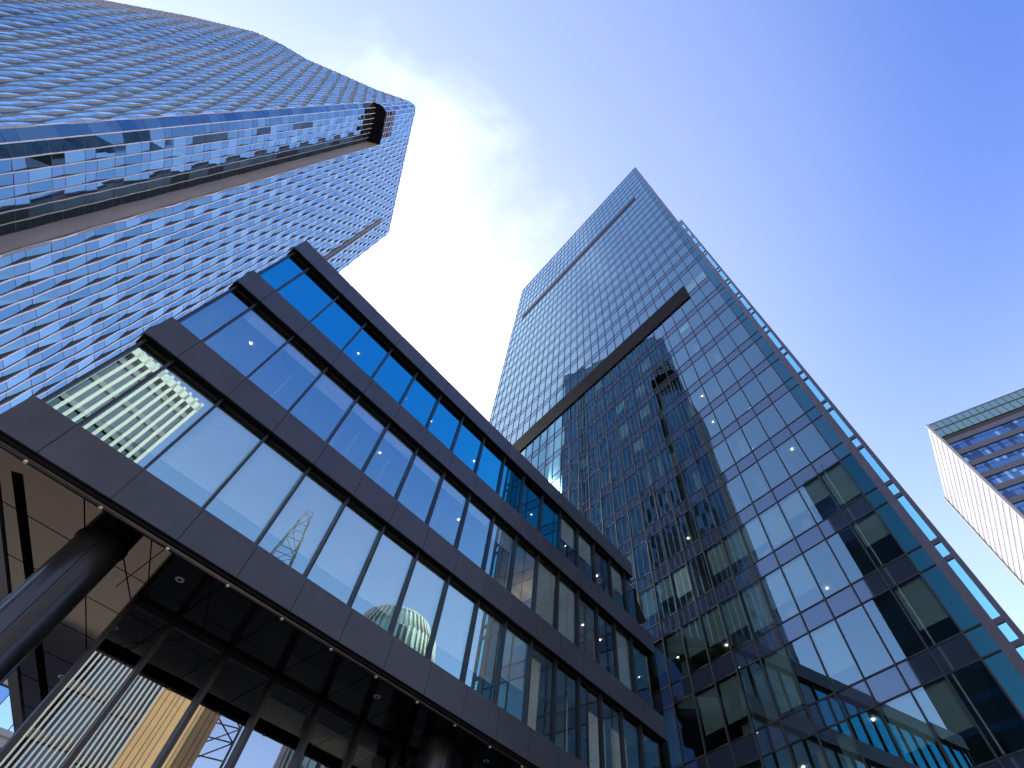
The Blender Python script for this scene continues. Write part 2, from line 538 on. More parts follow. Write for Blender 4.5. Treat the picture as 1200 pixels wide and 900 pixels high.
w.box(2.0, 22.5, GG - 0.05, GG + 0.12, ZS - 0.14, ZS - 0.002, 'mullion')
w.build('shopfront_head')
w = LB()
w.box(2.0, 22.5, GG - 0.08, GG + 0.12, -EYE, -1.45, 'mullion')
w.build('shopfront_sill')
w = LB()
w.quad((2.03, GG, -EYE), (9.0, 28, -EYE), (9.0, 28, ZS), (2.03, GG, ZS), 'far_glass_dark')
w.quad((3.9, 18.2, -EYE), (27, 18.2, -EYE), (27, 18.2, ZS), (3.9, 18.2, ZS), 'dark_wall')
w.build('interior_wall')

# ------------------------------------------------------------------ 2. glass tower with corner screen
dT = Vector((0.676578, -0.736371)); nT = Vector((0.736371, 0.676578)); aT = math.atan2(dT.y, dT.x)
DT = 24.2
V0 = -48.0
oT = dT * V0 + nT * DT
tow = thing('glass_tower', 'tall blue glass tower with dark louvre bands and a glass screen at its corner', 'building', (oT.x, oT.y, 0), aT)
class TB(MB):
    def build(self, name, parent=tow, stuff=False):
        self.v = [(x - V0, y - DT, z + EYE) for x, y, z in self.v]
        return MB.build(self, name, parent, stuff)
def TW(v, d, z):
    p = dT * v + nT * d
    return (p.x, p.y, z + EYE)
CW = 1.465
cols = [-3.13 - CW * k for k in range(31)] + [V0]           # right to left
sp = [-0.25, 3.8, 7.85] + [11.9 + 4.06 * k for k in range(7)]
sp += [36.26 + 4.228 * k for k in range(1, 5)]                # spandrel bottoms up to 53.2
SH = 1.1
floors = [(z, z + SH) for z in sp] + [(57.42, 61.3)]
z = 61.3
upper = []
nU = 21
for k in range(nU):
    upper.append((61.3 + 4.105 * (k + 1) - SH, 61.3 + 4.105 * (k + 1)))
TOP = upper[-1][1]
floors += upper
rows = [(-EYE, floors[0][0])] + [(a[1], b[0]) for a, b in zip(floors[:-1], floors[1:])]
rt_ = random.Random(11)
row_blinds = {4: (0.5, 0.7), 5: (0.8, 0.65), 6: (0.75, 0.66), 7: (0.3, 0.8), 9: (0.25, 0.5), 3: (0.3, 0.6)}
cand = []
for (z0, z1) in rows:
    for x1, x0 in zip(cols[:-1], cols[1:]):
        pts = [TW(x0, DT, z0), TW(x1, DT, z0), TW(x1, DT, z1), TW(x0, DT, z1)]
        ar = area_in_frame(pts)
        c = proj(TW((x0 + x1) / 2, DT, (z0 + z1) / 2))
        if ar and (c[1] > 660 and c[0] < 770 or c[0] < 745 and c[1] > 283 + (c[0] - 360)):
            ar = 0
        blind = None
        if z0 < 57:
            pr, dr = row_blinds.get(rows.index((z0, z1)), (0.1, 0.5))
            if rt_.random() < pr:
                blind = (dr + rt_.choice((0, 0, 0, 0.02, -0.15, 0.2)), 'grey_blind' if rt_.random() < 0.93 else 'white_blind')
        cand.append((ar, z0, z1, x0, x1, blind, rt_.gauss(0, 0.0022), rt_.gauss(0, 0.0022)))
cand.sort(key=lambda t: -t[0])
def t_pane(mb, z0, z1, x0, x1, a_, b_):
    def pt(x, z):
        return (x, DT + a_ * (x - (x0 + x1) / 2) + b_ * (z - (z0 + z1) / 2), z)
    mb.quad(pt(x0, z0), pt(x1, z0), pt(x1, z1), pt(x0, z1), 'tower_glass')
def t_blind(mb, z0, z1, x0, x1, bl):
    zb = z1 - (z1 - z0) * bl[0]
    mb.box(x0 + 0.07, x1 - 0.07, DT + 0.2, DT + 0.206, zb, z1, bl[1])
rest, restb = TB(), TB()
for i, (ar, z0, z1, x0, x1, bl, a_, b_) in enumerate(cand):
    if i < 100:
        w = TB(); t_pane(w, z0, z1, x0, x1, a_, b_); wo = w.build('window')
        if bl:
            q = TB(); t_blind(q, z0, z1, x0, x1, bl); q.build('blind', wo)
    else:
        t_pane(rest, z0, z1, x0, x1, a_, b_)
        if bl:
            t_blind(restb, z0, z1, x0, x1, bl)
ro = rest.build('glazing', tow, True)
restb.build('blinds', tow, True)
# spandrels, one band to a floor, with its panel joints and transoms
for (z0, z1) in floors:
    if z1 - z0 > 2:
        continue
    s = TB()
    for x1, x0 in zip(cols[:-1], cols[1:]):
        a_, b_ = rt_.gauss(0, 0.002), rt_.gauss(0, 0.002)
        def pt(x, z):
            return (x, DT + 0.003 + a_ * (x - (x0 + x1) / 2) + b_ * (z - (z0 + z1) / 2), z)
        s.quad(pt(x0, z0), pt(x1, z0), pt(x1, z1), pt(x0, z1), 'tower_spandrel')
    s.build('spandrel')
    s = TB()
    s.box(V0, -2.36, DT - 0.03, DT + 0.05, z0 - 0.035, z0 + 0.035, 'tower_mullion')
    s.box(V0, -2.36, DT - 0.03, DT + 0.05, z1 - 0.035, z1 + 0.035, 'tower_mullion')
    s.build('transom')
for i, x in enumerate(cols):
    s = TB()
    s.box(x - 0.034, x + 0.034, DT - 0.06, DT + 0.1, -EYE, TOP, 'tower_mullion')
    s.build('mullion')
# louvre bands
lv = TB()
lv.box(-44.6, -6.06, DT - 0.12, DT + 0.4, 57.45, 61.27, 'louvre')
zz = 57.55
while zz < 61.2:
    lv.box(-44.6, -6.06, DT - 0.2, DT - 0.12, zz, zz + 0.12, 'louvre')
    zz += 0.42
lv.build('louvre_band')
for (x0, x1) in ((V0, -44.6), (-6.06, -3.13)):
    s = TB()
    s.quad((x0, DT + 0.002, 57.42), (x1, DT + 0.002, 57.42), (x1, DT + 0.002, 58.5), (x0, DT + 0.002, 58.5), 'tower_spandrel')
    s.quad((x0, DT, 58.5), (x1, DT, 58.5), (x1, DT, 61.3), (x0, DT, 61.3), 'tower_glass')
    s.box(x0, x1, DT - 0.03, DT + 0.05, 57.385, 57.455, 'tower_mullion')
    s.box(x0, x1, DT - 0.03, DT + 0.05, 58.465, 58.535, 'tower_mullion')
    s.build('spandrel')
lv = TB()
lv.box(-44.5, -6.06, DT - 0.12, DT + 0.3, 119.1, 121.3, 'louvre')
lv.build('louvre_band')
# corner: teal bay, solid frame, outer screen
FT = 82.5
allf = floors
for (z0, z1) in rows + floors:
    s = TB()
    s.quad((-3.09, DT, z0), (-2.36, DT, z0), (-2.36, DT, z1), (-3.09, DT, z1), 'teal_glass')
    s.build('corner_window')
s = TB()
s.box(-2.36, -1.95, DT - 0.06, DT + 0.12, -EYE, TOP, 'tower_frame')
s.build('corner_frame')
scr = TB()
scr.box(-1.62, -1.40, DT - 0.05, DT + 0.1, -EYE, FT, 'tower_frame')
zs = []
for (z0, z1) in floors:
    if z0 > FT:
        break
    if z1 - z0 > 2:
        z1 = z0 + SH
    zs += [(z0 - 0.12, z0 + 0.1), (z1 - 0.28, z1 - 0.04)]
zs.append((FT - 0.15, FT))
for (a_, b_) in zs:
    scr.box(-1.95, -1.62, DT - 0.03, DT + 0.08, a_, b_, 'tower_frame')
so_ = scr.build('glass_screen_frame')
for (a_, b_) in zip(zs[:-1], zs[1:]):
    s = TB()
    s.quad((-1.95, DT + 0.02, a_[1]), (-1.62, DT + 0.02, a_[1]), (-1.62, DT + 0.02, b_[0]), (-1.95, DT + 0.02, b_[0]), 'screen_glass')
    s.build('screen_pane')
# body: side and back walls, roof, floors inside, core
BD = 54
s = TB()
s.quad((-3.13, DT + 0.12, -EYE), (-12, BD, -EYE), (-12, BD, TOP), (-3.13, DT + 0.12, TOP), 'far_glass_dark')
s.quad((V0, DT + 0.12, -EYE), (V0 + 3, BD, -EYE), (V0 + 3, BD, TOP), (V0, DT + 0.12, TOP), 'far_glass_dark')
s.quad((V0 + 3, BD, -EYE), (-12, BD, -EYE), (-12, BD, TOP), (V0 + 3, BD, TOP), 'far_glass_dark')
s.build('side_wall')
s = TB()
s.prism([(V0, DT), (-3.13, DT), (-12, BD), (V0 + 3, BD)], TOP - 0.3, TOP, 'roof')
s.box(V0, -1.95, DT - 0.05, DT + 0.15, TOP, TOP + 0.25, 'tower_frame')
s.build('roof')
for (z0, z1) in floors:
    s = TB()
    s.prism([(V0 + 0.1, DT + 0.25), (-3.3, DT + 0.25), (-5.5, DT + 9), (V0 + 0.5, DT + 9)], z0 + 0.05, z1 - 0.05, 'ceiling', 'ceiling', 'carpet')
    s.build('floor_slab')
s = TB()
s.quad((V0, DT + 8.5, -EYE), (-5.3, DT + 8.5, -EYE), (-5.3, DT + 8.5, TOP - 1), (V0, DT + 8.5, TOP - 1), 'inner_wall')
s.build('interior_core')
for (z0, z1) in rows[1:13]:
    s = TB()
    for q in range(7):
        x = rt_.choice(cols[2:28])
        s.box(x - 0.06, x + 0.06, DT + 0.3, DT + rt_.uniform(3, 8), z0, z1, rt_.choice(('inner_wall', 'white_panel_shadow', 'dark_wall')))
    for q in range(4):
        x = rt_.choice(cols[2:20]) - 0.7
        s.box(x - 0.3, x + 0.3, DT + 0.7, DT + 1.3, z0, z1, 'white_panel_shadow')
    s.build('interior_partition')
nl = 0
for (z0, z1) in rows[1:12]:
    for x in cols[1:24]:
        if rt_.random() < 0.27 and nl < 95:
            li = TB()
            dd = DT + rt_.choice((0.9, 2.2, 3.5))
            xx = x - 0.7
            li.cyl((xx, dd, z1 + 0.0), (xx, dd, z1 + 0.045), 0.05, 'warm_lamp' if rt_.random() < 0.2 else 'lamp', 8)
            li.build('ceiling_light')
            nl += 1

# ------------------------------------------------------------------ 3. scaled blue tower
H = 184.0
FH = 4.2
ctl = [(-0.97, -0.128), (-0.7864, -0.114), (-0.6969, -0.1059), (-0.6015, -0.0934), (-0.5066, -0.074), (-0.4701, -0.0584), (-0.4341, -0.0378), (-0.3829, -0.0179), (-0.3306, 0.0037), (-0.283, 0.0183)]
def resample(pts, n):
    P = [Vector(p) for p in pts]
    L = [0]
    for a, b in zip(P[:-1], P[1:]):
        L.append(L[-1] + (b - a).length)
    out = []
    for i in range(n + 1):
        s_ = L[-1] * i / n
        k = max(j for j in range(len(L)) if L[j] <= s_ + 1e-9)
        k = min(k, len(P) - 2)
        t_ = (s_ - L[k]) / (L[k + 1] - L[k])
        out.append(P[k].lerp(P[k + 1], t_))
    return out
up_pts = resample([(x * H, y * H) for x, y in ctl], 98)
bay_pts = [Vector((x * H, y * H)) for x, y in ((-0.283, 0.0183), (-0.2818, 0.0250), (-0.2835, 0.0320), (-0.2862, 0.0385), (-0.2890, 0.0448), (-0.2920, 0.0510), (-0.2950, 0.0570), (-0.2982, 0.0630), (-0.3015, 0.0690))]
A0 = Vector((-0.2845, 0.0731)) * H
dA = Vector((-0.364434, 0.931229)); nA = Vector((0.931229, 0.364434))
low_pts = [A0 + dA * (1.31 * k) for k in range(26)]
end_pt = low_pts[-1]
crown_pts = [Vector((x * H, y * H)) for x, y in ((-0.283, 0.0183), (-0.2760, 0.0210), (-0.2705, 0.0246), (-0.2680, 0.0300), (-0.2692, 0.0365), (-0.2728, 0.0440), (-0.2755, 0.0510), (-0.2783, 0.0580), (-0.2812, 0.0655), (-0.2845, 0.0731))]
sca = thing('scaled_tower', 'tall curved tower clad in wavy blue glass scales with a grey vertical slot', 'building', (A0.x, A0.y, 0))
class AB(MB):
    def build(self, name, parent=sca, stuff=False):
        self.v = [(x - A0.x, y - A0.y, z + EYE) for x, y, z in self.v]
        return MB.build(self, name, parent, stuff)
NF = 44
KC = 37
def zf(k):
    return H - (NF - k) * FH
cells, fins = [], []
def facade(pts, k0, k1, amp, flip, tag, w, proud, sunk):
    n = len(pts) - 1
    nor = []
    for i in range(n):
        d_ = (pts[i + 1] - pts[i]).normalized()
        nn_ = Vector((d_.y, -d_.x))
        nor.append(nn_)
    def off(i, k):
        return amp * (1 if (i + k + flip) % 2 == 0 else -1)
    for i in range(n):
        for k in range(k0, k1):
            o0, o1 = off(i, k), off(i, k + 1)
            cells.append((pts[i], pts[i + 1], nor[i], k, o0, o1, tag, i))
    for i in range(n + 1):
        a = nor[max(0, i - 1)]; b = nor[min(n - 1, i)]
        nn_ = ((a + b) / 2).normalized()
        t_ = Vector((-nn_.y, nn_.x))
        mb = AB()
        for k in range(k0, k1):
            oL = [off(i - 1, k), off(i - 1, k + 1)] if i > 0 else [-amp, -amp]
            oR = [off(i, k), off(i, k + 1)] if i < n else [-amp, -amp]
            hi = [max(oL[j], oR[j]) + proud for j in (0, 1)]
            lo = [min(oL[j], oR[j]) - sunk for j in (0, 1)]
            z0, z1 = zf(k), zf(k + 1)
            # the outer profile crosses over half way up, so split the storey in two
            zm = (z0 + z1) / 2
            him = proud + max((oL[0] + oL[1]) / 2, (oR[0] + oR[1]) / 2)
            lom = -sunk + min((oL[0] + oL[1]) / 2, (oR[0] + oR[1]) / 2)
            for (za, zb, ha, hb, la, lb) in ((z0, zm, hi[0], him, lo[0], lom), (zm, z1, him, hi[1], lom, lo[1])):
                def P(s_, o_, z_):
                    q = pts[i] + nn_ * o_ + t_ * s_
                    return (q.x, q.y, z_)
                mb.quad(P(-w, ha, za), P(w, ha, za), P(w, hb, zb), P(-w, hb, zb), 'fin_side' if tag == 'upper' else 'fin_edge')  # upper face caps are coloured in the shaded tone
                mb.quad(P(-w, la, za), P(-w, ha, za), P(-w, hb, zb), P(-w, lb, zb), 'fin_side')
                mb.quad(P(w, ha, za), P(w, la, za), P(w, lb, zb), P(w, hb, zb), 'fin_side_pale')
        q = proj((pts[i].x, pts[i].y, zf((k0 + k1) // 2) + EYE))
        fins.append((mb, tag, (pts[i].length)))
facade(list(up_pts), 0, NF, 0.1, 0, 'upper', 0.05, 0.085, 0.02)
facade(list(bay_pts), 0, KC, 0.07, 0, 'bay', 0.06, 0.05, 0.05)
facade(list(low_pts), 0, NF, 0.12, 1, 'low', 0.085, 0.09, 0.05)
facade(list(crown_pts), KC, NF, 0.1, 0, 'crown', 0.06, 0.05, 0.05)
# one mesh per cell for those that show largest, the rest together
ra = random.Random(5)
def cell_mesh(mb, c):
    p0, p1, nn_, k, o0, o1, tag, i = c
    z0, z1 = zf(k), zf(k + 1)
    zs_ = z0 + 0.64 * (z1 - z0)
    os_ = o0 + (o1 - o0) * 0.64
    def P(p, o, z):
        q = p + nn_ * o
        return (q.x, q.y, z)
    j = ra.gauss(0, 0.02)
    gm, pm = ra.choice(('scale_glass', 'scale_glass', 'scale_glass_b', 'scale_glass_c')), 'scale_panel'
    if tag == 'bay':
        if i == 7 or (i == 6 and ra.random() < 0.3) or (i == 2 and k < 30 and ra.random() < 0.3) or k >= KC - 2:
            gm = pm = 'scale_dark'
    if tag == 'crown' and k in (KC, KC + 1) and 3 <= i <= 7:
        gm = pm = 'scale_dark'
    mb.quad(P(p0, o0 + j, z0), P(p1, o0, z0), P(p1, os_ + j, zs_ - 0.05), P(p0, os_, zs_ - 0.05), gm)
    mb.quad(P(p0, os_, zs_), P(p1, os_, zs_), P(p1, o1, z1 - 0.05), P(p0, o1, z1 - 0.05), pm)
    mb.quad(P(p0, os_ + 0.01, zs_ - 0.05), P(p1, os_ + 0.01, zs_ - 0.05), P(p1, os_ + 0.01, zs_), P(p0, os_ + 0.01, zs_), 'fin_side')
    mb.quad(P(p0, o1 + 0.01, z1 - 0.05), P(p1, o1 + 0.01, z1 - 0.05), P(p1, o1 + 0.01, z1), P(p0, o1 + 0.01, z1), 'fin_side')
sc = []
for c in cells:
    p0, p1, nn_, k, o0, o1, tag, i = c
    pts = [(p0.x, p0.y, zf(k) + EYE), (p1.x, p1.y, zf(k) + EYE), (p1.x, p1.y, zf(k + 1) + EYE), (p0.x, p0.y, zf(k + 1) + EYE)]
    ar = area_in_frame(pts)
    if ar:
        m_ = proj(((p0.x + p1.x) / 2, (p0.y + p1.y) / 2, (zf(k) + zf(k + 1)) / 2 + EYE))
        if m_[1] > 485 - 0.58 * m_[0]:
            ar = 0
        if nn_.dot(-Vector((p0.x, p0.y)).normalized()) < 0:
            ar = 0
    sc.append((ar, c))
sc.sort(key=lambda t: -t[0])
rest = AB()
for j, (ar, c) in enumerate(sc):
    if j < 100:
        w = AB(); cell_mesh(w, c); w.build('window')
    else:
        cell_mesh(rest, c)
rest.build('glazing', sca, True)
fins.sort(key=lambda t: t[2])
rf = AB()
for j, (mb, tag, d_) in enumerate(fins):
    if j < 100:
        mb.build('fin')
    else:
        o_ = len(rf.v)
        mp = [rf.m(q) for q in mb.mats]
        rf.v += mb.v
        rf.f += [tuple(o_ + t for t in q) for q in mb.f]
        rf.mi += [mp[q] for q in mb.mi]
        rf.sm += mb.sm
rf.build('fins', sca, True)
# return wall (vertical slot side), from the bay back edge to the lower face edge
rw = AB()
b_end = bay_pts[-1]
e = A0 + nA * 0.12
rw.prism([(e.x, e.y), (e.x + dA.x * 0.2, e.y + dA.y * 0.2), (b_end.x + dA.x * 0.2 - nA.x * 0.5, b_end.y + dA.y * 0.2 - nA.y * 0.5), (b_end.x - nA.x * 0.5, b_end.y - nA.y * 0.5)], zf(0), zf(KC), 'return_wall')
for k in range(1, KC):
    z_ = zf(k)
    m0 = e.lerp(b_end, 0.02); m1 = e.lerp(b_end, 0.98)
    t_ = (b_end - e).normalized(); nn_ = Vector((t_.y, -t_.x))
    if nn_.dot(e) > 0:
        nn_ = -nn_
    rw.quad((m0.x + nn_.x * 0.02, m0.y + nn_.y * 0.02, z_), (m1.x + nn_.x * 0.02, m1.y + nn_.y * 0.02, z_), (m1.x + nn_.x * 0.02, m1.y + nn_.y * 0.02, z_ + 0.05), (m0.x + nn_.x * 0.02, m0.y + nn_.y * 0.02, z_ + 0.05), 'fin_side')
rw.build('return_wall')
# soffit of the crown over the bay
cs = AB()
poly = [tuple(p) for p in crown_pts] + [(b_end.x - 1, b_end.y)] + [tuple(p) for p in reversed(bay_pts[1:])]
cs.prism(poly, zf(KC) - 0.05, zf(KC), 'louvre')
cs.build('crown_soffit')
for k_, s_ in ((0, 0.22), (1, 0.62)):
    lo = AB()
    for i in range(3, 8):
        a = crown_pts[i]; b = crown_pts[i + 1]
        d_ = (b - a).normalized(); nn_ = Vector((d_.y, -d_.x))
        for q in range(5):
            z_ = zf(KC + k_) + 0.5 + q * 0.7
            aa, bb = a + nn_ * 0.1, b + nn_ * 0.1
            lo.prism([(aa.x, aa.y), (bb.x, bb.y), (bb.x - nn_.x * 0.08, bb.y - nn_.y * 0.08), (aa.x - nn_.x * 0.08, aa.y - nn_.y * 0.08)], z_, z_ + 0.18, 'fin_edge' if q % 2 else 'louvre')
    lo.build('crown_louvre')
# two vertical rails for the facade cradle
for x in (24.6, 25.6):
    rl = AB()
    p = A0 + dA * x + nA * 0.45
    rl.prism([tuple(p), tuple(p + dA * 0.12), tuple(p + dA * 0.12 - nA * 0.6), tuple(p - nA * 0.6)], zf(0), zf(41), 'return_wall')
    rl.build('facade_rail')
# far end of the lower face, back and roof
rb = AB()
bk = [end_pt, end_pt + Vector((-12, 6.5)), end_pt + Vector((-30, 20)), Vector((-0.97 * H, 0.2 * H)), up_pts[0]]
for a, b in zip(bk[:-1], bk[1:]):
    rb.quad((a.x, a.y, zf(0)), (b.x, b.y, zf(0)), (b.x, b.y, H), (a.x, a.y, H), 'scale_panel')
rb.build('back_wall')
rf = AB()
poly = [tuple(p) for p in up_pts] + [tuple(p) for p in crown_pts[1:]] + [tuple(p) for p in low_pts[1:]] + [tuple(p) for p in bk[1:-1]]
rf.prism(poly, H - 0.3, H - 0.05, 'roof')
rf.build('roof')

# ------------------------------------------------------------------ 4. white sided tower at the right
HB = 105.0
cB = Vector((0.8277, 0.6703)) * HB
bx = Vector((0.8629, -0.5053)); by = Vector((0.4934, 0.8698))
bx = Vector((by.y, -by.x))
aB = math.atan2(bx.y, bx.x)
wt = thing('white_sided_tower', 'far tower with a ribbed white side wall and blue banded windows', 'building', (cB.x, cB.y, 0), aB)
class BB(MB):
    def build(self, name, parent=wt, stuff=False):
        self.v = [(x, y, z + EYE) for x, y, z in self.v]
        return MB.build(self, name, parent, stuff)
WX, WY = 40.0, 26.2
s = BB()
s.box(0.25, WX, 0.25, WY - 0.02, -EYE, HB - 0.5, 'dark_line', None, 'roof')
s.build('core')
fhb = 3.98
z = HB - 0.062 * HB
nb = int((z + EYE) / fhb)
rb_ = random.Random(9)
crown = BB()
crown.box(0, WX, 0, 0.25, HB * 0.952, HB * 0.974, 'crown_glass')
crown.box(0, WX, 0.02, 0.25, HB * 0.974, HB * 0.978, 'dark_line')
crown.box(0, WX, 0, 0.25, HB * 0.978, HB - 0.3, 'crown_glass')
crown.box(-0.05, WX, -0.05, 0.3, HB - 0.3, HB, 'far_spandrel')
x = 1.5
while x < WX:
    crown.box(x - 0.06, x + 0.06, -0.08, 0, HB * 0.952, HB - 0.3, 'far_spandrel')
    x += 1.5
crown.build('crown')
for k in range(nb):
    z1 = z - k * fhb
    s = BB(); s.box(0, WX, 0, 0.25, z1 - 1.5, z1, 'far_spandrel'); s.box(0, WX, -0.12, 0, z1 - 1.5, z1 - 1.3, 'far_spandrel'); s.build('spandrel')
    if k < 22:
        x = 0.1
        s = BB()
        while x < WX - 1.5:
            for (za, zb) in ((z1 - fhb, z1 - 2.6), (z1 - 2.5, z1 - 1.5)):
                for xx in (x, x + 0.75):
                    gm = rb_.choice(('far_glass', 'far_glass', 'far_glass_dark', 'far_glass_dark', 'far_glass_pale' if rb_.random() < 0.35 else 'far_glass'))
                    a_ = rb_.gauss(0, 0.01)
                    s.quad((xx, 0.1 + a_, za), (xx + 0.71, 0.1 - a_, za), (xx + 0.71, 0.1 - a_, zb), (xx, 0.1 + a_, zb), gm)
            s.box(x + 1.46, x + 1.5, 0.06, 0.2, z1 - fhb, z1 - 1.5, 'far_spandrel')
            x += 1.5
        s.build('window_row')
# white side: horizontal ribs, two to a floor
s = BB()
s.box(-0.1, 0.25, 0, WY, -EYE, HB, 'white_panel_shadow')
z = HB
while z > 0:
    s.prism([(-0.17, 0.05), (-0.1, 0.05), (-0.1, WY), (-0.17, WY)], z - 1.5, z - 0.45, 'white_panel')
    z -= fhb / 2
s.box(-0.5, 0.05, -0.35, 0.05, -EYE, HB, 'white_panel')
s.box(-0.5, 0.05, WY, WY + 0.4, -EYE, HB, 'white_panel')
s.build('side_wall')

# ------------------------------------------------------------------ 5. banded podium block seen under the soffit
pc = Vector((math.sin(math.radians(-50)), math.cos(math.radians(-50)))) * 72
pod = thing('banded_block', 'pale banded office building glimpsed under the dark soffit behind the column', 'building', (pc.x, pc.y, 0), math.radians(50))
z = 0
s = MB(); s.box(-12, 20, 0.3, 14, 0, 41.8, 'far_glass_dark', None, 'roof'); s.build('core', pod)
k = 0
while z < 41:
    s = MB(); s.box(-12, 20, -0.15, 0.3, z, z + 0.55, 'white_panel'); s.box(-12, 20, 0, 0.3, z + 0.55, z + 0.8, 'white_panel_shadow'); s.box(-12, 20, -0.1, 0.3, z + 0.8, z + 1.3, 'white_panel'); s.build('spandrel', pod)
    s = MB()
    x = -12
    while x < 20:
        s.quad((x, 0.1, z + 1.3), (x + 2, 0.1, z + 1.3), (x + 2, 0.1, z + 4.2), (x, 0.1, z + 4.2), rb_.choice(('far_glass', 'far_glass', 'far_glass_pale')))
        s.box(x + 1.96, x + 2.04, 0.02, 0.3, z + 1.3, z + 4.2, 'far_spandrel')
        x += 2
    s.build('window_row', pod)
    z += 4.2
    k += 1

# ------------------------------------------------------------------ 6. buildings across the street, seen mirrored in the glass
def face_to(name, label, az, dist, px, py, w, dep, h, cat='building', turn=0.0):
    a = math.radians(az)
    c = Vector((px, py)) + Vector((math.sin(a), math.cos(a))) * dist
    o = thing(name, label, cat, (c.x, c.y, 0), -a - math.radians(turn))
    return o
def ribbed(o, w, dep, h, pitch=0.9, base='scale_dark', rib='rib'):
    s = MB(); s.box(-w / 2, w / 2, 0.3, dep, 0, h, base, None, 'roof'); s.build('core', o)
    n = int(w / pitch)
    s = MB()
    for i in range(n + 1):
        x = -w / 2 + i * w / n
        s.box(x - pitch * 0.2, x + pitch * 0.2, -0.3, 0.3, 0, h + 0.6, rib)
    s.build('ribs', o, True)
    s = MB(); s.box(-w / 2 - 0.2, w / 2 + 0.2, -0.3, 0.31, h - 1.0, h + 0.2, rib); s.build('cornice', o)
    for k in range(int(h / 4)):
        s = MB(); s.box(-w / 2, w / 2, 0.1, 0.3, 4 * k + 3.3, 4 * k + 4, 'far_spandrel'); s.build('spandrel', o)
r1 = face_to('ribbed_block', 'long office block with pale close vertical ribs, mirrored in the ground floor glass', 119.5, 46, -7.6, 9.6, 0, 0, 0)
ribbed(r1, 13, 12, 33, 0.42)
r1b = face_to('ribbed_tower', 'taller pale ribbed tower mirrored in the leftmost windows of the dark block', 136, 46, -10, 6, 0, 0, 0)
ribbed(r1b, 14, 12, 58, 0.9)
r2 = face_to('stone_building', 'golden sunlit stone building mirrored beside the ribbed reflection', 109.8, 47, -7.2, 10, 0, 0, 0)
s = MB(); s.box(-4.2, 3.6, 0, 14, 0, 36, 'stone', None, 'roof'); s.build('body', r2)
for x in (-3.7, -3.2, -2.6, -2.2, -1.5, -1.2, -0.4, 0.1, 0.5, 1.1, 1.6, 2.2, 2.9):
    s = MB(); s.box(x - 0.04, x + 0.04, -0.04, 0.02, 0, 35.5, 'fin_side'); s.build('joint_strip', r2)
r3 = face_to('round_tower', 'round shouldered tower with white ribs, mirrored in the middle windows', 95.5, 74, -4.9, 13.3, 0, 0, 0)
R3 = 8.5
prof = [(1.0, 0), (1.0, 48), (0.97, 56), (0.88, 61.5), (0.7, 65), (0.45, 66.6), (0.03, 67.2)]
s = MB()
NR = 44
for (ra_, za), (rb2, zb) in zip(prof[:-1], prof[1:]):
    for k in range(NR):
        t0, t1 = 2 * math.pi * k / NR, 2 * math.pi * (k + 1) / NR
        def rp_(r, t, z):
            return (R3 * r * math.cos(t), R3 * r * 0.75 * math.sin(t) + 7, z)
        s.quad(rp_(ra_ * 0.97, t0, za), rp_(ra_ * 0.97, t1, za), rp_(rb2 * 0.97, t1, zb), rp_(rb2 * 0.97, t0, zb), 'crown_glass')
s.build('body', r3)
s = MB()
for k in range(NR):
    t = 2 * math.pi * k / NR
    for (ra_, za), (rb2, zb) in zip(prof[:-1], prof[1:]):
        s.cyl(rp_(ra_, t, za), rp_(rb2, t, zb), 0.24, 'rib', 6)
s.build('ribs', r3, True)
def mast(name, label, az, dist, px, py, h, w):
    o = face_to(name, label, az, dist, px, py, 0, 0, 0, 'mast')
    o['group'] = 'lattice masts mirrored in the glass'
    s = MB()
    n = int(1.4 * h / w)
    def wid(z): return w * (1 if z < 0.75 * h else 1 - 0.75 * (z - 0.75 * h) / (0.25 * h))
    cs_ = ((-1, -1), (1, -1), (1, 1), (-1, 1))
    for k in range(n):
        z0, z1 = h * k / n, h * (k + 1) / n
        a, b = wid(z0) / 2, wid(z1) / 2
        for j in range(4):
            c0, c1 = cs_[j], cs_[(j + 1) % 4]
            s.cyl((c0[0] * a, c0[1] * a, z0), (c0[0] * b, c0[1] * b, z1), 0.12, 'steel', 6)
            p0, p1 = (c0, c1) if k % 2 else (c1, c0)
            s.cyl((p0[0] * a, p0[1] * a, z0), (p1[0] * b, p1[1] * b, z1), 0.07, 'steel', 5)
            s.cyl((c0[0] * b, c0[1] * b, z1), (c1[0] * b, c1[1] * b, z1), 0.07, 'steel', 5)
    s.build('lattice', o)
    return o
mast('lattice_mast', 'stout steel lattice mast mirrored in the ground floor glass', 105.3, 50, -6.8, 10.6, 44, 4.2)
mast('lattice_mast', 'tall tapering steel lattice mast mirrored in a blind covered window', 110.4, 80, -7.3, 10.3, 81, 5.5)
r4 = face_to('slim_tower', 'dark tower with pale edge ribs, mirrored near the glass screen', -126, 82, 14, 20.5, 0, 0, 0)
s = MB(); s.box(-9, 9, 0, 12, 0, 107, 'scale_dark', None, 'roof'); s.build('body', r4)
for x in (-9, -7.6, 3.4):
    s = MB(); s.box(x - 0.15, x + 0.15, -0.4, 0.02, 0, 107 + x * 0.6, 'rib'); s.build('rib', r4)
for k in range(23):
    s = MB(); s.box(-8.8, 8.8, -0.1, 0.01, 4.5 * k + 3, 4.5 * k + 4.2, 'far_glass_dark'); s.build('spandrel', r4)

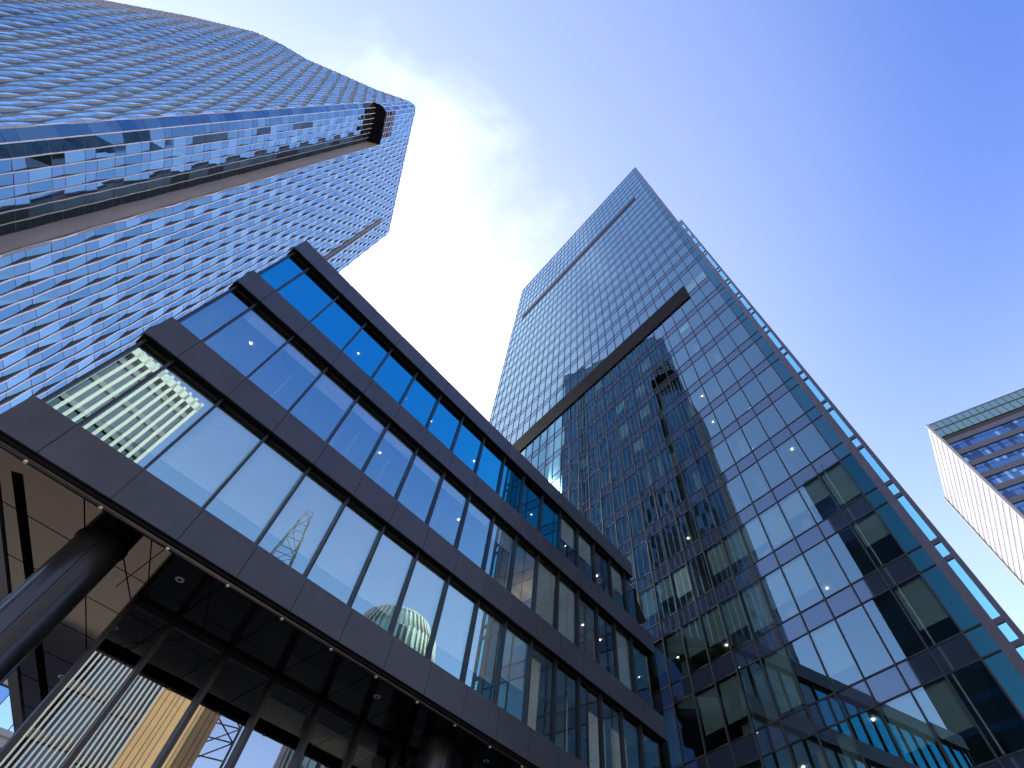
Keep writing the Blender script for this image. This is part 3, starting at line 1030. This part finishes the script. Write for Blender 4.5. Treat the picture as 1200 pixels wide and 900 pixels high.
# ------------------------------------------------------------------ sky and sun
SUN_AZ, SUN_EL = math.radians(-45), math.radians(50)      # azimuth clockwise from +Y
w = bpy.data.worlds.new('World')
S.world = w
w.use_nodes = True
n, l = w.node_tree.nodes, w.node_tree.links
n.clear()
out = n.new('ShaderNodeOutputWorld')
bg = n.new('ShaderNodeBackground')
bg.inputs['Strength'].default_value = 0.12
l.new(bg.outputs[0], out.inputs[0])
sky = n.new('ShaderNodeTexSky')
sky.sky_type = 'NISHITA'
sky.sun_disc = False
sky.sun_elevation = SUN_EL
sky.sun_rotation = SUN_AZ
sky.altitude = 50
sky.air_density = 1.0
sky.dust_density = 0.3
sky.ozone_density = 1.6
tc = n.new('ShaderNodeTexCoord')
sep = n.new('ShaderNodeSeparateXYZ')
l.new(tc.outputs['Generated'], sep.inputs[0])
zc = n.new('ShaderNodeMath'); zc.operation = 'MAXIMUM'; zc.inputs[1].default_value = 0.08
l.new(sep.outputs['Z'], zc.inputs[0])
dx = n.new('ShaderNodeMath'); dx.operation = 'DIVIDE'
l.new(sep.outputs['X'], dx.inputs[0]); l.new(zc.outputs[0], dx.inputs[1])
dy = n.new('ShaderNodeMath'); dy.operation = 'DIVIDE'
l.new(sep.outputs['Y'], dy.inputs[0]); l.new(zc.outputs[0], dy.inputs[1])
cmb = n.new('ShaderNodeCombineXYZ')
l.new(dx.outputs[0], cmb.inputs[0]); l.new(dy.outputs[0], cmb.inputs[1])
nz = n.new('ShaderNodeTexNoise')
nz.inputs['Scale'].default_value = 3.4
nz.inputs['Detail'].default_value = 8
nz.inputs['Roughness'].default_value = 0.58
nz.inputs['Distortion'].default_value = 0.6
l.new(cmb.outputs[0], nz.inputs['Vector'])
# cloud bank: fades with the distance, on the cloud layer, from a point west of overhead
dist = n.new('ShaderNodeVectorMath'); dist.operation = 'DISTANCE'
dist.inputs[1].default_value = (-0.5, 0.42, 0)
l.new(cmb.outputs[0], dist.inputs[0])
fall = n.new('ShaderNodeMapRange')
fall.inputs['From Min'].default_value = 0.12
fall.inputs['From Max'].default_value = 1.0
fall.inputs['To Min'].default_value = 0.36
fall.inputs['To Max'].default_value = -0.65
l.new(dist.outputs['Value'], fall.inputs['Value'])
ad = n.new('ShaderNodeMath'); ad.operation = 'ADD'
l.new(nz.outputs['Fac'], ad.inputs[0]); l.new(fall.outputs[0], ad.inputs[1])
cl = n.new('ShaderNodeMapRange'); cl.interpolation_type = 'SMOOTHSTEP'
cl.inputs['From Min'].default_value = 0.3
cl.inputs['From Max'].default_value = 1.25
l.new(ad.outputs[0], cl.inputs['Value'])
mx = n.new('ShaderNodeMix'); mx.data_type = 'RGBA'
mx.inputs['B'].default_value = (5.0, 5.3, 6.4, 1)
l.new(cl.outputs[0], mx.inputs['Factor'])
tint = n.new('ShaderNodeVectorMath'); tint.operation = 'MULTIPLY'
tint.inputs[1].default_value = (3.25, 2.2, 1.76)
pre = n.new('ShaderNodeVectorMath'); pre.operation = 'SCALE'; pre.inputs['Scale'].default_value = 0.5
gm_ = n.new('ShaderNodeGamma'); gm_.inputs['Gamma'].default_value = 1.4
l.new(sky.outputs[0], pre.inputs[0])
l.new(pre.outputs[0], gm_.inputs['Color'])
l.new(gm_.outputs[0], tint.inputs[0])
dt = n.new('ShaderNodeVectorMath'); dt.operation = 'DOT_PRODUCT'
dt.inputs[1].default_value = (math.sin(SUN_AZ) * math.cos(SUN_EL), math.cos(SUN_AZ) * math.cos(SUN_EL), math.sin(SUN_EL))
l.new(tc.outputs['Generated'], dt.inputs[0])
m1 = n.new('ShaderNodeMapRange'); m1.interpolation_type = 'SMOOTHSTEP'
m1.inputs['From Min'].default_value = 0.72; m1.inputs['From Max'].default_value = 0.25
l.new(dt.outputs['Value'], m1.inputs['Value'])
m2 = n.new('ShaderNodeMapRange'); m2.interpolation_type = 'SMOOTHSTEP'
m2.inputs['From Min'].default_value = 0.55; m2.inputs['From Max'].default_value = 0.9
l.new(sep.outputs['Z'], m2.inputs['Value'])
m3 = n.new('ShaderNodeMath'); m3.operation = 'MULTIPLY'
l.new(m1.outputs[0], m3.inputs[0]); l.new(m2.outputs[0], m3.inputs[1])
deep = n.new('ShaderNodeMix'); deep.data_type = 'RGBA'; deep.blend_type = 'MULTIPLY'
deep.inputs['B'].default_value = (0.36, 0.6, 1.0, 1)
l.new(m3.outputs[0], deep.inputs['Factor'])
l.new(tint.outputs[0], deep.inputs['A'])
l.new(deep.outputs['Result'], mx.inputs['A'])
l.new(mx.outputs['Result'], bg.inputs['Color'])

sd = bpy.data.lights.new('sun', 'SUN')
sd.energy = 2.2
sd.angle = math.radians(0.53)
sd.color = (1.0, 0.94, 0.85)
so2 = bpy.data.objects.new('sun', sd)
C.objects.link(so2)
sdir = Vector((math.sin(SUN_AZ) * math.cos(SUN_EL), math.cos(SUN_AZ) * math.cos(SUN_EL), math.sin(SUN_EL)))
so2.rotation_euler = sdir.to_track_quat('Z', 'Y').to_euler()
so2.location = (0, 0, 250)

S.view_settings.view_transform = 'Standard'
S.view_settings.look = 'None'
S.view_settings.exposure = 1.8
S.view_settings.gamma = 1.0
S.view_settings.use_curve_mapping = False
S.render.engine = 'CYCLES'
S.cycles.max_bounces = 8
S.cycles.transparent_max_bounces = 8
S.cycles.glossy_bounces = 5
S.cycles.diffuse_bounces = 3
S.cycles.caustics_reflective = False
S.cycles.caustics_refractive = False
S.cycles.sample_clamp_indirect = 4.0
S.cycles.use_denoising = True
